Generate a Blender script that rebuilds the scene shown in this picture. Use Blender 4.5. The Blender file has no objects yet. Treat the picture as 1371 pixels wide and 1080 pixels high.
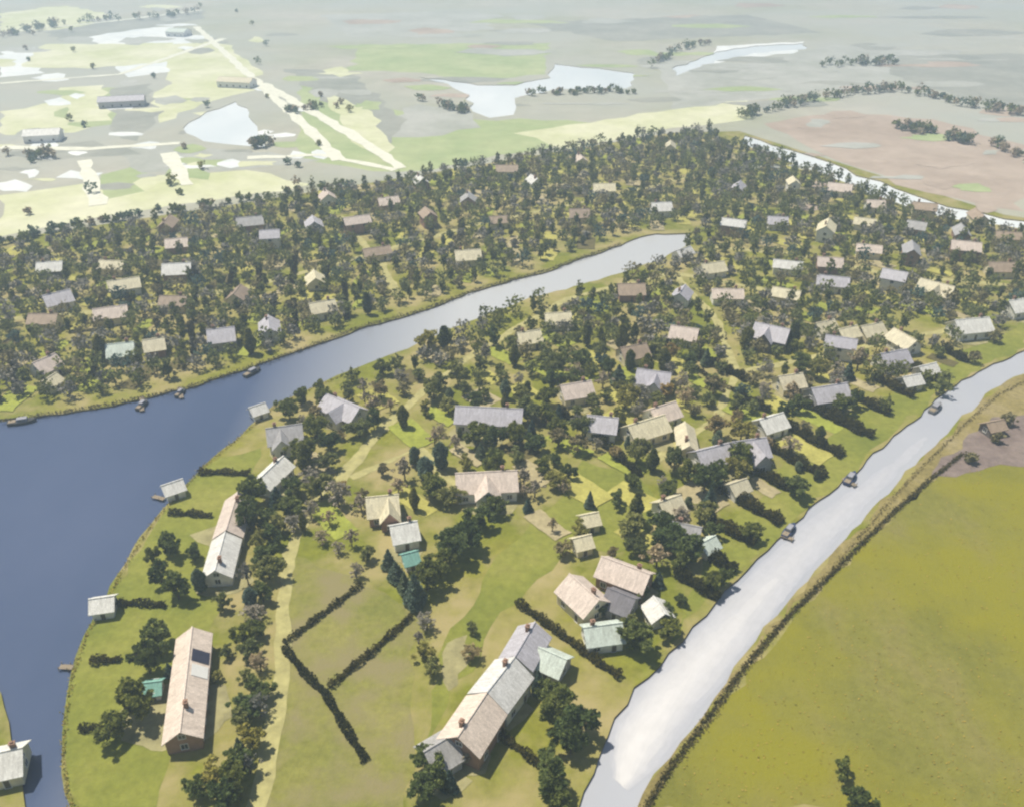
import bpy, bmesh, math, random
from mathutils import Vector, geometry
RND = random.Random(11)
SC = bpy.context.scene
COL = SC.collection
pi = math.pi
# ------------------------------------------------------------------ camera geometry
IW, IH, FPX, PITCH, CZ = 1371.0, 1080.0, 1158.0, math.radians(31.2), 140.0
def at(px, py, z=0.0):
    """ground (or height z) point that the photograph shows at this place"""
    dx = (px - IW/2)/FPX; dy = (IH/2 - py)/FPX
    c, s = math.cos(PITCH), math.sin(PITCH)
    d = Vector((dx, c + dy*s, -s + dy*c))
    t = (z - CZ)/d.z
    return Vector((d.x*t, d.y*t, z))
def poly(pts, z=0.0): return [at(x, y, z) for x, y in pts]
def inside(p, pts):
    r = False; j = len(pts) - 1
    for i in range(len(pts)):
        a, b = pts[i], pts[j]
        if (a[1] > p[1]) != (b[1] > p[1]) and p[0] < (b[0]-a[0])*(p[1]-a[1])/(b[1]-a[1]) + a[0]: r = not r
        j = i
    return r

# ------------------------------------------------------------------ object helpers
def link(o, parent=None):
    COL.objects.link(o)
    if parent: o.parent = parent
    return o
def tag(o, label=None, cat=None, group=None, kind=None):
    if label: o['label'] = label
    if cat: o['category'] = cat
    if group: o['group'] = group
    if kind: o['kind'] = kind
    return o
def thing(name, label, cat, loc, rz=0.0, group=None):
    o = link(bpy.data.objects.new(name, None)); o.empty_display_size = .5
    o.location = loc; o.rotation_euler = (0, 0, rz)
    return tag(o, label, cat, group)
class MB:
    def __init__(s): s.v = []; s.f = []
    def quad(s, *ps):
        n = len(s.v); s.v += [tuple(p) for p in ps]; s.f.append(tuple(range(n, n+len(ps))))
    def box(s, x0, x1, y0, y1, z0, z1):
        n = len(s.v)
        s.v += [(x0,y0,z0),(x1,y0,z0),(x1,y1,z0),(x0,y1,z0),(x0,y0,z1),(x1,y0,z1),(x1,y1,z1),(x0,y1,z1)]
        s.f += [tuple(n+i for i in q) for q in ((0,3,2,1),(4,5,6,7),(0,1,5,4),(1,2,6,5),(2,3,7,6),(3,0,4,7))]
    def prism(s, prof, x0, x1, caps):
        """profile of (y, z) pulled along x; caps = lists of profile indices"""
        n = len(s.v); k = len(prof)
        s.v += [(x0, y, z) for y, z in prof] + [(x1, y, z) for y, z in prof]
        for i in range(k):
            j = (i+1) % k; s.f.append((n+i, n+k+i, n+k+j, n+j))
        for c in caps:
            s.f.append(tuple(n+i for i in c)); s.f.append(tuple(n+k+i for i in reversed(c)))
    def tube(s, a, b, ra, rb, seg=6):
        a = Vector(a); b = Vector(b); d = (b-a).normalized()
        u = d.cross(Vector((.3, .9, .1))).normalized(); w = d.cross(u); n = len(s.v)
        for c, r in ((a, ra), (b, rb)):
            for i in range(seg):
                t = 2*pi*i/seg; s.v.append(tuple(c + u*math.cos(t)*r + w*math.sin(t)*r))
        for i in range(seg):
            j = (i+1) % seg; s.f.append((n+i, n+j, n+seg+j, n+seg+i))
        s.f.append(tuple(n+seg+i for i in range(seg)))
    def leaf(s, c, size, rnd, up=0.35):
        n = Vector((rnd.gauss(0,1), rnd.gauss(0,1), rnd.gauss(0,1)+up)).normalized()
        u = n.orthogonal().normalized(); w = n.cross(u); t = rnd.random()*6.3
        u, w = u*math.cos(t)+w*math.sin(t), w*math.cos(t)-u*math.sin(t)
        a = size*(.6+rnd.random()*.8); b = a*(.45+rnd.random()*.4); c = Vector(c)
        s.quad(c-u*a, c-w*b+n*a*.15, c+u*a, c+w*b+n*a*.15)
    def mesh(s, name, mats):
        me = bpy.data.meshes.new(name); me.from_pydata(s.v, [], s.f)
        for m in (mats if isinstance(mats, (list, tuple)) else [mats]): me.materials.append(m)
        me.update(); return me
    def build(s, name, mats, parent=None):
        return link(bpy.data.objects.new(name, s.mesh(name, mats)), parent)

# ------------------------------------------------------------------ materials
def ramp(nt, cols, fac):
    r = nt.nodes.new('ShaderNodeValToRGB'); e = r.color_ramp.elements
    while len(e) < len(cols): e.new(.5)
    for i, (p, c) in enumerate(cols): e[i].position = p; e[i].color = (*c, 1)
    nt.links.new(fac, r.inputs[0]); return r.outputs[0]
def noise(nt, scale, detail=6, rough=.6, vec=None, stretch=None):
    n = nt.nodes.new('ShaderNodeTexNoise'); n.inputs['Scale'].default_value = scale
    n.inputs['Detail'].default_value = detail; n.inputs['Roughness'].default_value = rough
    tc = nt.nodes.new('ShaderNodeTexCoord'); v = tc.outputs['Object']
    if stretch:
        m = nt.nodes.new('ShaderNodeMapping'); m.inputs['Scale'].default_value = stretch
        nt.links.new(v, m.inputs[0]); v = m.outputs[0]
    nt.links.new(v, n.inputs['Vector']); return n.outputs['Fac']
def mixc(nt, a, b, fac, mode='MIX'):
    m = nt.nodes.new('ShaderNodeMix'); m.data_type = 'RGBA'; m.blend_type = mode
    for val, k in ((fac, 0), (a, 6), (b, 7)):
        if hasattr(val, 'links'): nt.links.new(val, m.inputs[k])
        else: m.inputs[k].default_value = val if k == 0 else (*val, 1)
    return m.outputs[2]
def base_mat(name, rough=.8, spec=.3):
    m = bpy.data.materials.new(name); m.use_nodes = True; nt = m.node_tree
    b = nt.nodes['Principled BSDF']; b.inputs['Roughness'].default_value = rough
    b.inputs['Specular IOR Level'].default_value = spec
    return m, nt, b
def bump(nt, b, h, strength, dist):
    n = nt.nodes.new('ShaderNodeBump'); n.inputs['Strength'].default_value = strength
    n.inputs['Distance'].default_value = dist
    nt.links.new(h, n.inputs['Height']); nt.links.new(n.outputs[0], b.inputs['Normal'])
def land(name, big, fine, mid=None, s_big=.012, s_fine=.35, stretch=None, bm=.5):
    """two scales of colour: broad patches times fine tufts"""
    m, nt, b = base_mat(name, .95, .1)
    c1 = ramp(nt, big, noise(nt, s_big, 5, .62, stretch=stretch))
    c2 = ramp(nt, [(.3, (fine[0],)*3), (.7, (fine[1],)*3)], noise(nt, s_fine, 8, .7))
    c = mixc(nt, c1, c2, 1.0, 'MULTIPLY')
    if mid:
        c3 = ramp(nt, [(.42, (0,0,0)), (.62, (1,1,1))], noise(nt, mid[1], 4, .6))
        c = mixc(nt, c, mid[0], c3)
    nt.links.new(c, b.inputs['Base Color'])
    bump(nt, b, noise(nt, s_fine*2.5, 6, .7), bm, .5)
    return m
def plain(name, col, var=.18, rough=.7, scale=1.2, spec=.3, stretch=None, bm=0):
    m, nt, b = base_mat(name, rough, spec)
    lo = tuple(c*(1-var) for c in col); hi = tuple(min(1, c*(1+var)) for c in col)
    f = noise(nt, scale, 6, .65, stretch=stretch)
    c = ramp(nt, [(.3, lo), (.7, hi)], f)
    nt.links.new(c, b.inputs['Base Color'])
    if bm: bump(nt, b, f, bm, .05)
    return m
def roof_mat(name, col, rough=.6, rows=3.2):
    """tiled roof: courses along the ridge, weathering streaks down the slope"""
    m, nt, b = base_mat(name, rough, .35)
    tc = nt.nodes.new('ShaderNodeTexCoord'); br = nt.nodes.new('ShaderNodeTexBrick')
    br.inputs['Scale'].default_value = rows; br.inputs['Mortar Size'].default_value = .03
    br.inputs['Brick Width'].default_value = .9; br.inputs['Row Height'].default_value = 1.0
    br.inputs['Color1'].default_value = (*[c*1.1 for c in col], 1)
    br.inputs['Color2'].default_value = (*[c*.88 for c in col], 1)
    br.inputs['Mortar'].default_value = (*[c*.5 for c in col], 1)
    nt.links.new(tc.outputs['Object'], br.inputs['Vector'])
    st = ramp(nt, [(.3, (.68, .67, .66)), (.62, (1, 1, 1))], noise(nt, .9, 6, .7, stretch=(1.6, .35, .35)))
    c = mixc(nt, br.outputs['Color'], st, 1.0, 'MULTIPLY')
    oi = nt.nodes.new('ShaderNodeObjectInfo')
    v = ramp(nt, [(0, (.86, .86, .88)), (1, (1.0, 1.0, .98))], oi.outputs['Random'])
    c = mixc(nt, c, v, 1.0, 'MULTIPLY')
    nt.links.new(c, b.inputs['Base Color']); bump(nt, b, br.outputs['Fac'], .4, .05)
    return m
def leaf_mat(name, lo, hi, trans=.3):
    m = bpy.data.materials.new(name); m.use_nodes = True; nt = m.node_tree
    nt.nodes.remove(nt.nodes['Principled BSDF']); out = nt.nodes['Material Output']
    oi = nt.nodes.new('ShaderNodeObjectInfo')
    c = ramp(nt, [(.32, lo), (.68, hi)], noise(nt, 1.1, 3, .6))
    v = ramp(nt, [(0, (.58, .66, .74)), (.5, (.95, .95, .95)), (1, (1.25, 1.1, .8))], oi.outputs['Random'])
    c = mixc(nt, c, v, 1.0, 'MULTIPLY')
    d = nt.nodes.new('ShaderNodeBsdfDiffuse'); t = nt.nodes.new('ShaderNodeBsdfTranslucent')
    x = nt.nodes.new('ShaderNodeMixShader'); x.inputs[0].default_value = trans
    nt.links.new(c, d.inputs[0]); nt.links.new(c, t.inputs[0])
    nt.links.new(d.outputs[0], x.inputs[1]); nt.links.new(t.outputs[0], x.inputs[2])
    nt.links.new(x.outputs[0], out.inputs[0]); return m
def water_mat(name, a, b_, rough=.12, s=.02):
    m, nt, b = base_mat(name, rough, .5); b.inputs['IOR'].default_value = 1.33
    c = ramp(nt, [(.3, a), (.7, b_)], noise(nt, s, 4, .55, stretch=(1, .5, 1)))
    nt.links.new(c, b.inputs['Base Color']); bump(nt, b, noise(nt, .9, 5, .6), .18, .12); return m

M = {}
M['ground'] = land('grass', [(.32, (.145, .168, .022)), (.5, (.205, .215, .029)), (.68, (.28, .25, .052))], (.68, 1.14), ((.34, .285, .13), .05))
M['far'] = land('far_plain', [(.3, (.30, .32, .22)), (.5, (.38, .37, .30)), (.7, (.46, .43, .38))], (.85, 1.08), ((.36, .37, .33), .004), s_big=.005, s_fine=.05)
M['meadow'] = land('meadow_grass', [(.28, (.150, .152, .026)), (.5, (.200, .192, .044)), (.72, (.246, .205, .085))], (.82, 1.10), ((.222, .208, .022), .03), s_big=.04, s_fine=.5, stretch=(1, .45, 1))
M['lawn'] = land('lawn_grass', [(.3, (.165, .19, .033)), (.5, (.222, .235, .043)), (.7, (.285, .275, .068))], (.74, 1.12), s_big=.04, s_fine=.5)
M['pasture'] = land('pasture_grass', [(.3, (.185, .195, .048)), (.5, (.24, .235, .06)), (.7, (.29, .265, .09))], (.72, 1.12), ((.24, .21, .10), .09), s_big=.05, s_fine=.6)
M['bank'] = land('bank_grass', [(.3, (.20, .165, .06)), (.5, (.28, .23, .09)), (.7, (.34, .28, .15))], (.65, 1.15), s_big=.06, s_fine=.6)
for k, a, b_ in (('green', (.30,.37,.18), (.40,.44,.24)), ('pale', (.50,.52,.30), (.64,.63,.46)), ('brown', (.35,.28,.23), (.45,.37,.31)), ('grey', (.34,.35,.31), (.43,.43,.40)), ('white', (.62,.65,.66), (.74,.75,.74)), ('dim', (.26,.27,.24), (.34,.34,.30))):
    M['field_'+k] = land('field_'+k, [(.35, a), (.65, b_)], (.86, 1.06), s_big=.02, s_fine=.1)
M['heath'] = land('heath', [(.3, (.17, .13, .125)), (.7, (.27, .215, .19))], (.7, 1.12), s_big=.08, s_fine=.4)
M['track'] = plain('track_dirt', (.37, .34, .15), .25, .95, .35, .1)
M['yard'] = plain('yard_ground', (.29, .265, .135), .3, .95, .3, .1)
M['road'] = plain('pale_road', (.66, .65, .55), .12, .9, .2, .2)
M['shoal'] = plain('shoal_sand', (.63, .61, .64), .14, .85, .35, .2)
for k in range(11): M[f'shoal_{k}'] = plain(f'shoal_sand_{k}', (.375+.020*k, .385+.018*k, .435+.014*k), .05, .8, .4, .3)  # canal glare put into colour, paler step by step
M['shoal_wet'] = plain('shoal_wet', (.54, .54, .60), .14, .6, .3, .3)
M['shoal_damp'] = plain('shoal_damp', (.585, .575, .62), .12, .7, .4, .3)
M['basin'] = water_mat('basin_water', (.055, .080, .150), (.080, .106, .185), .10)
def blend_x(m, xa, xb, col):
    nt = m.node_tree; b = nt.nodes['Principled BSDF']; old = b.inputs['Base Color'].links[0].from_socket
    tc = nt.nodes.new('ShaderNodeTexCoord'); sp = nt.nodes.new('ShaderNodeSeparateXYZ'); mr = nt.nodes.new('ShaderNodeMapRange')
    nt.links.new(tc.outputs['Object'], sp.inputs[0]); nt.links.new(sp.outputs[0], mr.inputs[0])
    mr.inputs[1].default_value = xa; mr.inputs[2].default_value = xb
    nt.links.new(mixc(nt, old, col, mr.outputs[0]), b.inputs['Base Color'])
blend_x(M['basin'], at(330,520).x, at(620,410).x, (.44, .45, .47))  # base colour turns from blue to pale grey along x
M['canal'] = water_mat('canal_water', (.34, .355, .41), (.42, .43, .47), .16)
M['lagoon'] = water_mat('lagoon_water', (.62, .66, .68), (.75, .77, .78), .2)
M['mud'] = plain('bank_mud', (.16, .12, .07), .3, .95, .6, .1)
M['leaf_dark'] = leaf_mat('leaf_dark', (.065, .095, .030), (.235, .270, .085))
M['leaf_green'] = leaf_mat('leaf_green', (.15, .165, .045), (.38, .37, .13))
M['leaf_teal'] = leaf_mat('leaf_teal', (.065, .110, .080), (.210, .270, .210))
M['leaf_up'] = leaf_mat('leaf_upright', (.085, .10, .028), (.26, .27, .085))
M['leaf_grey'] = leaf_mat('leaf_grey', (.24, .205, .15), (.48, .42, .33), .1)
M['leaf_brown'] = leaf_mat('leaf_brown', (.21, .165, .07), (.43, .35, .18), .15)
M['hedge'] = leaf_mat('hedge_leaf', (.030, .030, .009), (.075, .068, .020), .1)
M['reed'] = leaf_mat('reed', (.13, .095, .035), (.26, .20, .08), .15)
M['sedge'] = leaf_mat('sedge', (.085, .065, .022), (.165, .125, .042), .1)
M['tuft'] = leaf_mat('tuft', (.24, .21, .04), (.36, .29, .09), .1)
M['bark'] = plain('bark', (.11, .085, .06), .35, .95, 3, .1)
M['glass'] = plain('window_glass', (.035, .042, .05), .3, .12, 1, .6)
M['frame'] = plain('white_paint', (.72, .71, .68), .08, .5)
M['door'] = plain('door_paint', (.12, .10, .08), .2, .5)
M['brick'] = plain('chimney_brick', (.30, .18, .13), .3, .9, 4)
M['wood'] = plain('jetty_wood', (.27, .22, .16), .3, .85, 2, stretch=(.3, 4, 1))
M['solar'] = plain('solar_glass', (.035, .035, .06), .2, .2, 1, .6)
for k, c in dict(white=(.84, .83, .80), pink=(.78, .66, .58), lavender=(.56, .54, .60), cream=(.80, .73, .52), grey=(.46, .45, .46),
                 turquoise=(.26, .52, .45), teal=(.66, .74, .68), brown=(.46, .35, .26), slate=(.22, .21, .24)).items():
    M['roof_'+k] = roof_mat('roof_'+k, c)
for k, c in dict(white=(.76, .74, .70), cream=(.70, .63, .44), grey=(.42, .41, .41), brick=(.34, .21, .16), dark=(.16, .14, .13)).items():
    M['wall_'+k] = plain('wall_'+k, c, .14, .85, .8, .2)

# ------------------------------------------------------------------ setting: ground with the waters cut out
BASIN = [(-420,650),(-60,585),(0,562),(60,556),(150,542),(250,520),(330,494),(400,470),(480,440),(560,418),(640,388),(735,362),(830,328),(868,314),(925,312),
         (918,330),(885,348),(800,375),(700,402),(655,420),(600,441),(545,466),(480,492),(425,515),(370,540),(335,570),(272,622),(232,665),(200,702),(168,752),
         (140,800),(112,850),(93,905),(83,960),(80,1010),(84,1060),(100,1100),(38,1100),(34,1060),(26,1010),(14,965),(4,925),(-60,870),(-420,960)]
CANAL = [(765,1105),(785,1060),(803,1010),(822,960),(850,920),(895,873),(945,822),(990,776),(1040,722),(1085,680),(1132,640),(1180,598),(1232,556),(1270,522),(1310,497),(1371,468),(1440,440),(1560,404),(1800,370),
         (1800,396),(1560,436),(1440,474),(1371,500),(1330,522),(1290,556),(1250,596),(1205,640),(1160,690),(1115,742),(1070,790),(1025,840),(985,893),(940,955),(895,1012),(858,1062),(845,1105)]
FARCUT = [(995,182),(1060,200),(1130,226),(1200,252),(1270,276),(1345,292),(1460,310),(1800,360),(1800,374),(1460,322),(1345,304),(1265,291),(1190,268),(1120,242),(1050,214),(990,192)]
LAGOON = [(560,103),(600,112),(625,128),(632,150),(655,158),(690,154),(690,132),(740,120),(800,117),(842,119),(850,98),(800,92),(742,86),(735,104),(690,114),(640,114)]
POND = [(245,172),(275,150),(318,136),(335,150),(348,182),(355,198),(330,197),(270,190)]
CREEK = [(900,92),(960,70),(1010,62),(1078,58),(1078,66),(1010,72),(960,82),(905,102)]
waters = [BASIN, CANAL, FARCUT, LAGOON, POND, CREEK]
def ragged(pts, step=4.0, amp=.55, rnd=random.Random(5)):
    """ground outline with natural uneven edges; pts are ground points"""
    out = []
    for i, a in enumerate(pts):
        b = pts[(i+1) % len(pts)]; d = b-a; L = d.length; n = min(60, max(1, int(L/step)))
        if L < .01: continue
        nn = Vector((-d.y, d.x))/L
        for k in range(n):
            t = k/n; out.append(a + d*t + nn*(rnd.uniform(-amp, amp) + (amp*.8*math.sin(t*L*.21+i))*(1 if 0 < k else .3)))
    return out
WP = [ragged([at(*p).to_2d() for p in w], 4 if i < 2 else 12, .5 if i < 2 else 2.0) for i, w in enumerate(waters)]
S = 4500
def ground():
    vs = [Vector((-S, -400)), Vector((S, -400)), Vector((S, S)), Vector((-S, S))]; es = [(0,1),(1,2),(2,3),(3,0)]
    wp = []
    for pts in WP:
        n = len(vs); wp.append(pts); vs += pts
        es += [(n+i, n+(i+1) % len(pts)) for i in range(len(pts))]
    ov, oe, of, *_ = geometry.delaunay_2d_cdt(vs, es, [], 0, 1e-4)
    keep = []
    for f in of:
        c = sum((ov[i] for i in f), Vector((0, 0)))/len(f)
        if not any(inside(c, p) for p in wp): keep.append(f)
    me = bpy.data.meshes.new('ground'); me.from_pydata([(v.x, v.y, 0) for v in ov], [], [tuple(f) for f in keep])
    bm = bmesh.new(); bm.from_mesh(me); bmesh.ops.recalc_face_normals(bm, faces=bm.faces)
    if bm.faces[0].normal.z < 0: bmesh.ops.reverse_faces(bm, faces=bm.faces)
    edge = [e for e in bm.edges if len(e.link_faces) == 1]
    r = bmesh.ops.extrude_edge_only(bm, edges=edge)
    for g in r['geom']:
        if isinstance(g, bmesh.types.BMVert): g.co.z = -1.3
        elif isinstance(g, bmesh.types.BMFace): g.material_index = 1
    bm.to_mesh(me); bm.free(); me.materials.append(M['ground']); me.materials.append(M['mud'])
    return tag(link(bpy.data.objects.new('ground', me)), kind='structure')
ground()
def sheet(name, pts, z, mat, px=True, cut=False, rag=None):
    ps = [at(x, y).to_2d() for x, y in pts] if px else [Vector((x, y)) for x, y in pts]
    if rag: ps = ragged(ps, *rag)
    vs = list(ps); es = [(i, (i+1) % len(ps)) for i in range(len(ps))]
    holes = WP if cut else []
    for w in holes:
        n = len(vs); vs += w; es += [(n+i, n+(i+1) % len(w)) for i in range(len(w))]
    ov, oe, of, *_ = geometry.delaunay_2d_cdt(vs, es, [], 0, 1e-4)
    keep = []
    for f in of:
        c = sum((ov[i] for i in f), Vector((0, 0)))/len(f)
        if inside(c, ps) and not any(inside(c, h) for h in holes): keep.append(tuple(f))
    me = bpy.data.meshes.new(name); me.from_pydata([(v.x, v.y, z) for v in ov], [], keep)
    bm = bmesh.new(); bm.from_mesh(me)
    bmesh.ops.delete(bm, geom=[v for v in bm.verts if not v.link_faces], context='VERTS')
    for f in bm.faces:
        if f.normal.z < 0: f.normal_flip()
    bm.to_mesh(me); bm.free(); me.materials.append(mat)
    return tag(link(bpy.data.objects.new(name, me)), kind='structure')
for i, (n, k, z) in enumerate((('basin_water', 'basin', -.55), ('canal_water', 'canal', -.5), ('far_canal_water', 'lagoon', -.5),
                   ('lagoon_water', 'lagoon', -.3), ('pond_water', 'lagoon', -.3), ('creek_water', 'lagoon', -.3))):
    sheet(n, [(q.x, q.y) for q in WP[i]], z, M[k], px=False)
LANES = []
def strip(name, line, wid, z, mat):
    P = [at(*p) for p in line]; L, Rr = [], []
    if 'lane' in name: LANES.extend(a.lerp(b, k/20) for a, b in zip(P, P[1:]) for k in range(21))
    for i, p in enumerate(P):
        d = (P[min(i+1, len(P)-1)] - P[max(i-1, 0)]).normalized(); n = Vector((-d.y, d.x, 0)); w = wid*(.85+.3*RND.random())/2
        L.append(p+n*w); Rr.append(p-n*w)
    return sheet(name, [(q.x, q.y) for q in L + Rr[::-1]], z, mat, px=False, cut=True, rag=(2.5 if wid < 5 else 9, wid*.13))
# bright glare on the canal water, painted as pale sheets
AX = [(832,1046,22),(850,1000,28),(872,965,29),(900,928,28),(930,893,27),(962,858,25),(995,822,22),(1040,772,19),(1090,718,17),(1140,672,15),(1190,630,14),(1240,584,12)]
for k in range(11):      # glare brightens inward: each sheet lies a little higher and reaches less far
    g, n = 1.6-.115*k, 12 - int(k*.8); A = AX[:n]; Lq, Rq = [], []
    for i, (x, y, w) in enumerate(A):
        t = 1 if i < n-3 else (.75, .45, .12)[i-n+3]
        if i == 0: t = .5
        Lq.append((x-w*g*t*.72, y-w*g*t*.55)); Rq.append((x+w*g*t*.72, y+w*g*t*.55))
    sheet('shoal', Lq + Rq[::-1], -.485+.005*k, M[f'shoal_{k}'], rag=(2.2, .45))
sheet('meadow', [(866,1085),(905,1022),(950,962),(1000,894),(1060,825),(1120,765),(1190,695),(1250,640),(1300,612),(1371,612),(1600,640),(1750,1085)], .02, M['meadow'], cut=True, rag=(4, 1.1))
sheet('bank_grass', [(850,1085),(862,1062),(899,1012),(944,955),(989,893),(1029,840),(1074,790),(1119,742),(1164,690),(1209,640),(1254,596),(1294,556),(1334,522),(1375,502),(1600,480),(1600,630),(1371,610),(1300,610),(1249,638),(1188,693),(1118,763),(1058,823),(998,892),(948,960),(903,1020),(864,1085)], .02, M['bank'], cut=True, rag=(4, 1.1))
sheet('dry_reed_ground', [(1240,640),(1290,590),(1330,560),(1480,540),(1480,630),(1340,622)], .05, M['heath'], cut=True, rag=(4, 1.1))
sheet('pasture', [(382,745),(470,775),(555,815),(556,900),(540,1090),(350,1090),(385,960),(388,860)], .02, M['pasture'], cut=True, rag=(4, 1.1))
sheet('lawn', [(575,1000),(590,880),(660,745),(735,680),(780,615),(860,635),(880,690),(850,735),(765,735),(690,805),(610,915)], .02, M['lawn'], cut=True, rag=(4, 1.1))
sheet('riverside_lawn', [(905,845),(940,760),(985,690),(1090,590),(1200,520),(1290,470),(1371,430),(1371,464),(1308,494),(1266,520),(1230,553),(1178,595),(1130,637),(1082,677),(1037,719),(985,772),(940,818),(893,868)], .02, M['lawn'], cut=True, rag=(4, 1.1))
sheet('waterside_lawn', [(84,1000),(96,905),(116,850),(144,800),(172,752),(204,703),(236,667),(276,625),(345,600),(330,700),(210,1085),(102,1085)], .02, M['lawn'], cut=True, rag=(4, 1.1))
strip('track', [(340,1100),(358,1020),(370,950),(378,870),(380,800),(388,740),(412,690),(440,640)], 3.2, .05, M['track'])
sheet('yard', [(590,900),(600,862),(622,850),(628,880),(612,915),(600,925)], .05, M['yard'], rag=(2,.6))
strip('village_lane', [(455,645),(500,585),(560,530),(640,470),(760,400),(900,365),(1060,395)], 3.2, .05, M['track'])
strip('village_lane', [(470,640),(560,600),(640,680)], 2.6, .055, M['track'])
strip('village_lane', [(900,365),(960,430),(985,500),(960,560),(870,620)], 3.0, .055, M['track'])
strip('village_lane', [(985,500),(1080,480),(1200,455),(1330,430)], 3.0, .06, M['track'])
strip('village_lane', [(940,330),(1060,340),(1200,370),(1390,385)], 3.0, .06, M['track'])
strip('far_village_lane', [(455,290),(480,320),(510,352),(535,400)], 3.4, .06, M['track'])
strip('far_village_lane', [(-20,430),(160,415),(330,385),(480,345),(640,300),(830,260),(930,235)], 3.0, .05, M['track'])
# the far plain: fields, roads, bare ground
z = .03
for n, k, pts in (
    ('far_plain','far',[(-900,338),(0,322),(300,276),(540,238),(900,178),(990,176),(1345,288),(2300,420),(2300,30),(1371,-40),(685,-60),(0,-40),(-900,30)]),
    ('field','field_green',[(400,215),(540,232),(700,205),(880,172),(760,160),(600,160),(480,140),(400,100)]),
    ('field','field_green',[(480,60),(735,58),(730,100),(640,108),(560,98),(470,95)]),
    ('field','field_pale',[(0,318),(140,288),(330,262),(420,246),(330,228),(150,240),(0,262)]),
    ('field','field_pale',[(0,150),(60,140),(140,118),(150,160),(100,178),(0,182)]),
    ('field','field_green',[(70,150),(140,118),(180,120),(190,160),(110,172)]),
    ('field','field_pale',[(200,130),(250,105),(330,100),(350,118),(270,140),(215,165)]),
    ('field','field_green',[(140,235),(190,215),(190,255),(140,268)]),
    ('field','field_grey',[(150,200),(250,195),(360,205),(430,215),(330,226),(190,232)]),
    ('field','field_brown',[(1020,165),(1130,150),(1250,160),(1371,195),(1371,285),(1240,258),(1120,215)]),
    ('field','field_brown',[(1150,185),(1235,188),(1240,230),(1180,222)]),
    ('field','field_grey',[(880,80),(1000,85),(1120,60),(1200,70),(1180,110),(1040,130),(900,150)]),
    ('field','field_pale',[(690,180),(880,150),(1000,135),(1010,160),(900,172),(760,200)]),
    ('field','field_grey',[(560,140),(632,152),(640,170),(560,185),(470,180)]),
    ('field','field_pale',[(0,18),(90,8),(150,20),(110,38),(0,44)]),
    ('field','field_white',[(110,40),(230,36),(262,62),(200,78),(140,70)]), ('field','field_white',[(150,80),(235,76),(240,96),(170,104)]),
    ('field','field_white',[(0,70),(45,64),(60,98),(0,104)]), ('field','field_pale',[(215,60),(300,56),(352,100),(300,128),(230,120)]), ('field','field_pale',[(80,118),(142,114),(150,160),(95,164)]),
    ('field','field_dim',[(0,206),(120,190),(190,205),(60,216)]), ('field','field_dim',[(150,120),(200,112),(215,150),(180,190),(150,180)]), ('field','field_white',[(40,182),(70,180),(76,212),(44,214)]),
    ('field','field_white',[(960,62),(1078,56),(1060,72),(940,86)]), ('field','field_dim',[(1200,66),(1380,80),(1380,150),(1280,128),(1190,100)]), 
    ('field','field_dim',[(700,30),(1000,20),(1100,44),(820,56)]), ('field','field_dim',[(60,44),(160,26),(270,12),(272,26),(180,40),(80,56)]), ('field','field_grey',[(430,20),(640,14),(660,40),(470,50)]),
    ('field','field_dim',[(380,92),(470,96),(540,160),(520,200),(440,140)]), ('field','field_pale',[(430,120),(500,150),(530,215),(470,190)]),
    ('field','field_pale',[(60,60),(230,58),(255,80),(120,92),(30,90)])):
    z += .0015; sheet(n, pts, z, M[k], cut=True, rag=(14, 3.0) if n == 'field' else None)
PR = random.Random(44)
def patch(px, py, w, h, k, zz):
    m = 9; pts = [(px + math.cos(6.283*i/m)*w*PR.uniform(.55, 1.1), py + math.sin(6.283*i/m)*h*PR.uniform(.55, 1.1)) for i in range(m)]
    sheet('field', pts, zz, M['field_'+k], cut=True, rag=(9, 2.2))
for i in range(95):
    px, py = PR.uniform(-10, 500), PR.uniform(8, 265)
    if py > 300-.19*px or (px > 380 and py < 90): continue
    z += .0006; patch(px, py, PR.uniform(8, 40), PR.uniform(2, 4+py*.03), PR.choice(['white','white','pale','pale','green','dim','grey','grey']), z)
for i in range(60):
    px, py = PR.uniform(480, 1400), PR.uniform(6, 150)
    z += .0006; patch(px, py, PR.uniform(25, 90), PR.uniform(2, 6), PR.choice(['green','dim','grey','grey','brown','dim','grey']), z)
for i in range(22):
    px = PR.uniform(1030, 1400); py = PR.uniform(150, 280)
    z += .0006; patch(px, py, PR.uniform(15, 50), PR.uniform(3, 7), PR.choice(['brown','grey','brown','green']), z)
for n, w, line in (('far_road', 7.5, [(262,36),(300,70),(352,118),(405,165),(455,215)]), ('far_road', 7.5, [(352,112),(400,140),(470,180),(538,226)]),
                   ('far_road', 8, [(112,215),(122,245),(132,275)]), ('far_road', 8, [(225,205),(238,228),(250,248)]),
                   ('far_road', 7, [(0,198),(120,200),(240,192)]), ('far_road', 7, [(0,44),(140,30),(270,14)]), ('far_road', 6, [(330,212),(430,208),(530,228)]),
                   ('far_road', 7, [(0,112),(160,100),(300,52)])):
    z += .0015; strip(n, line, w, z, M['road'])

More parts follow.
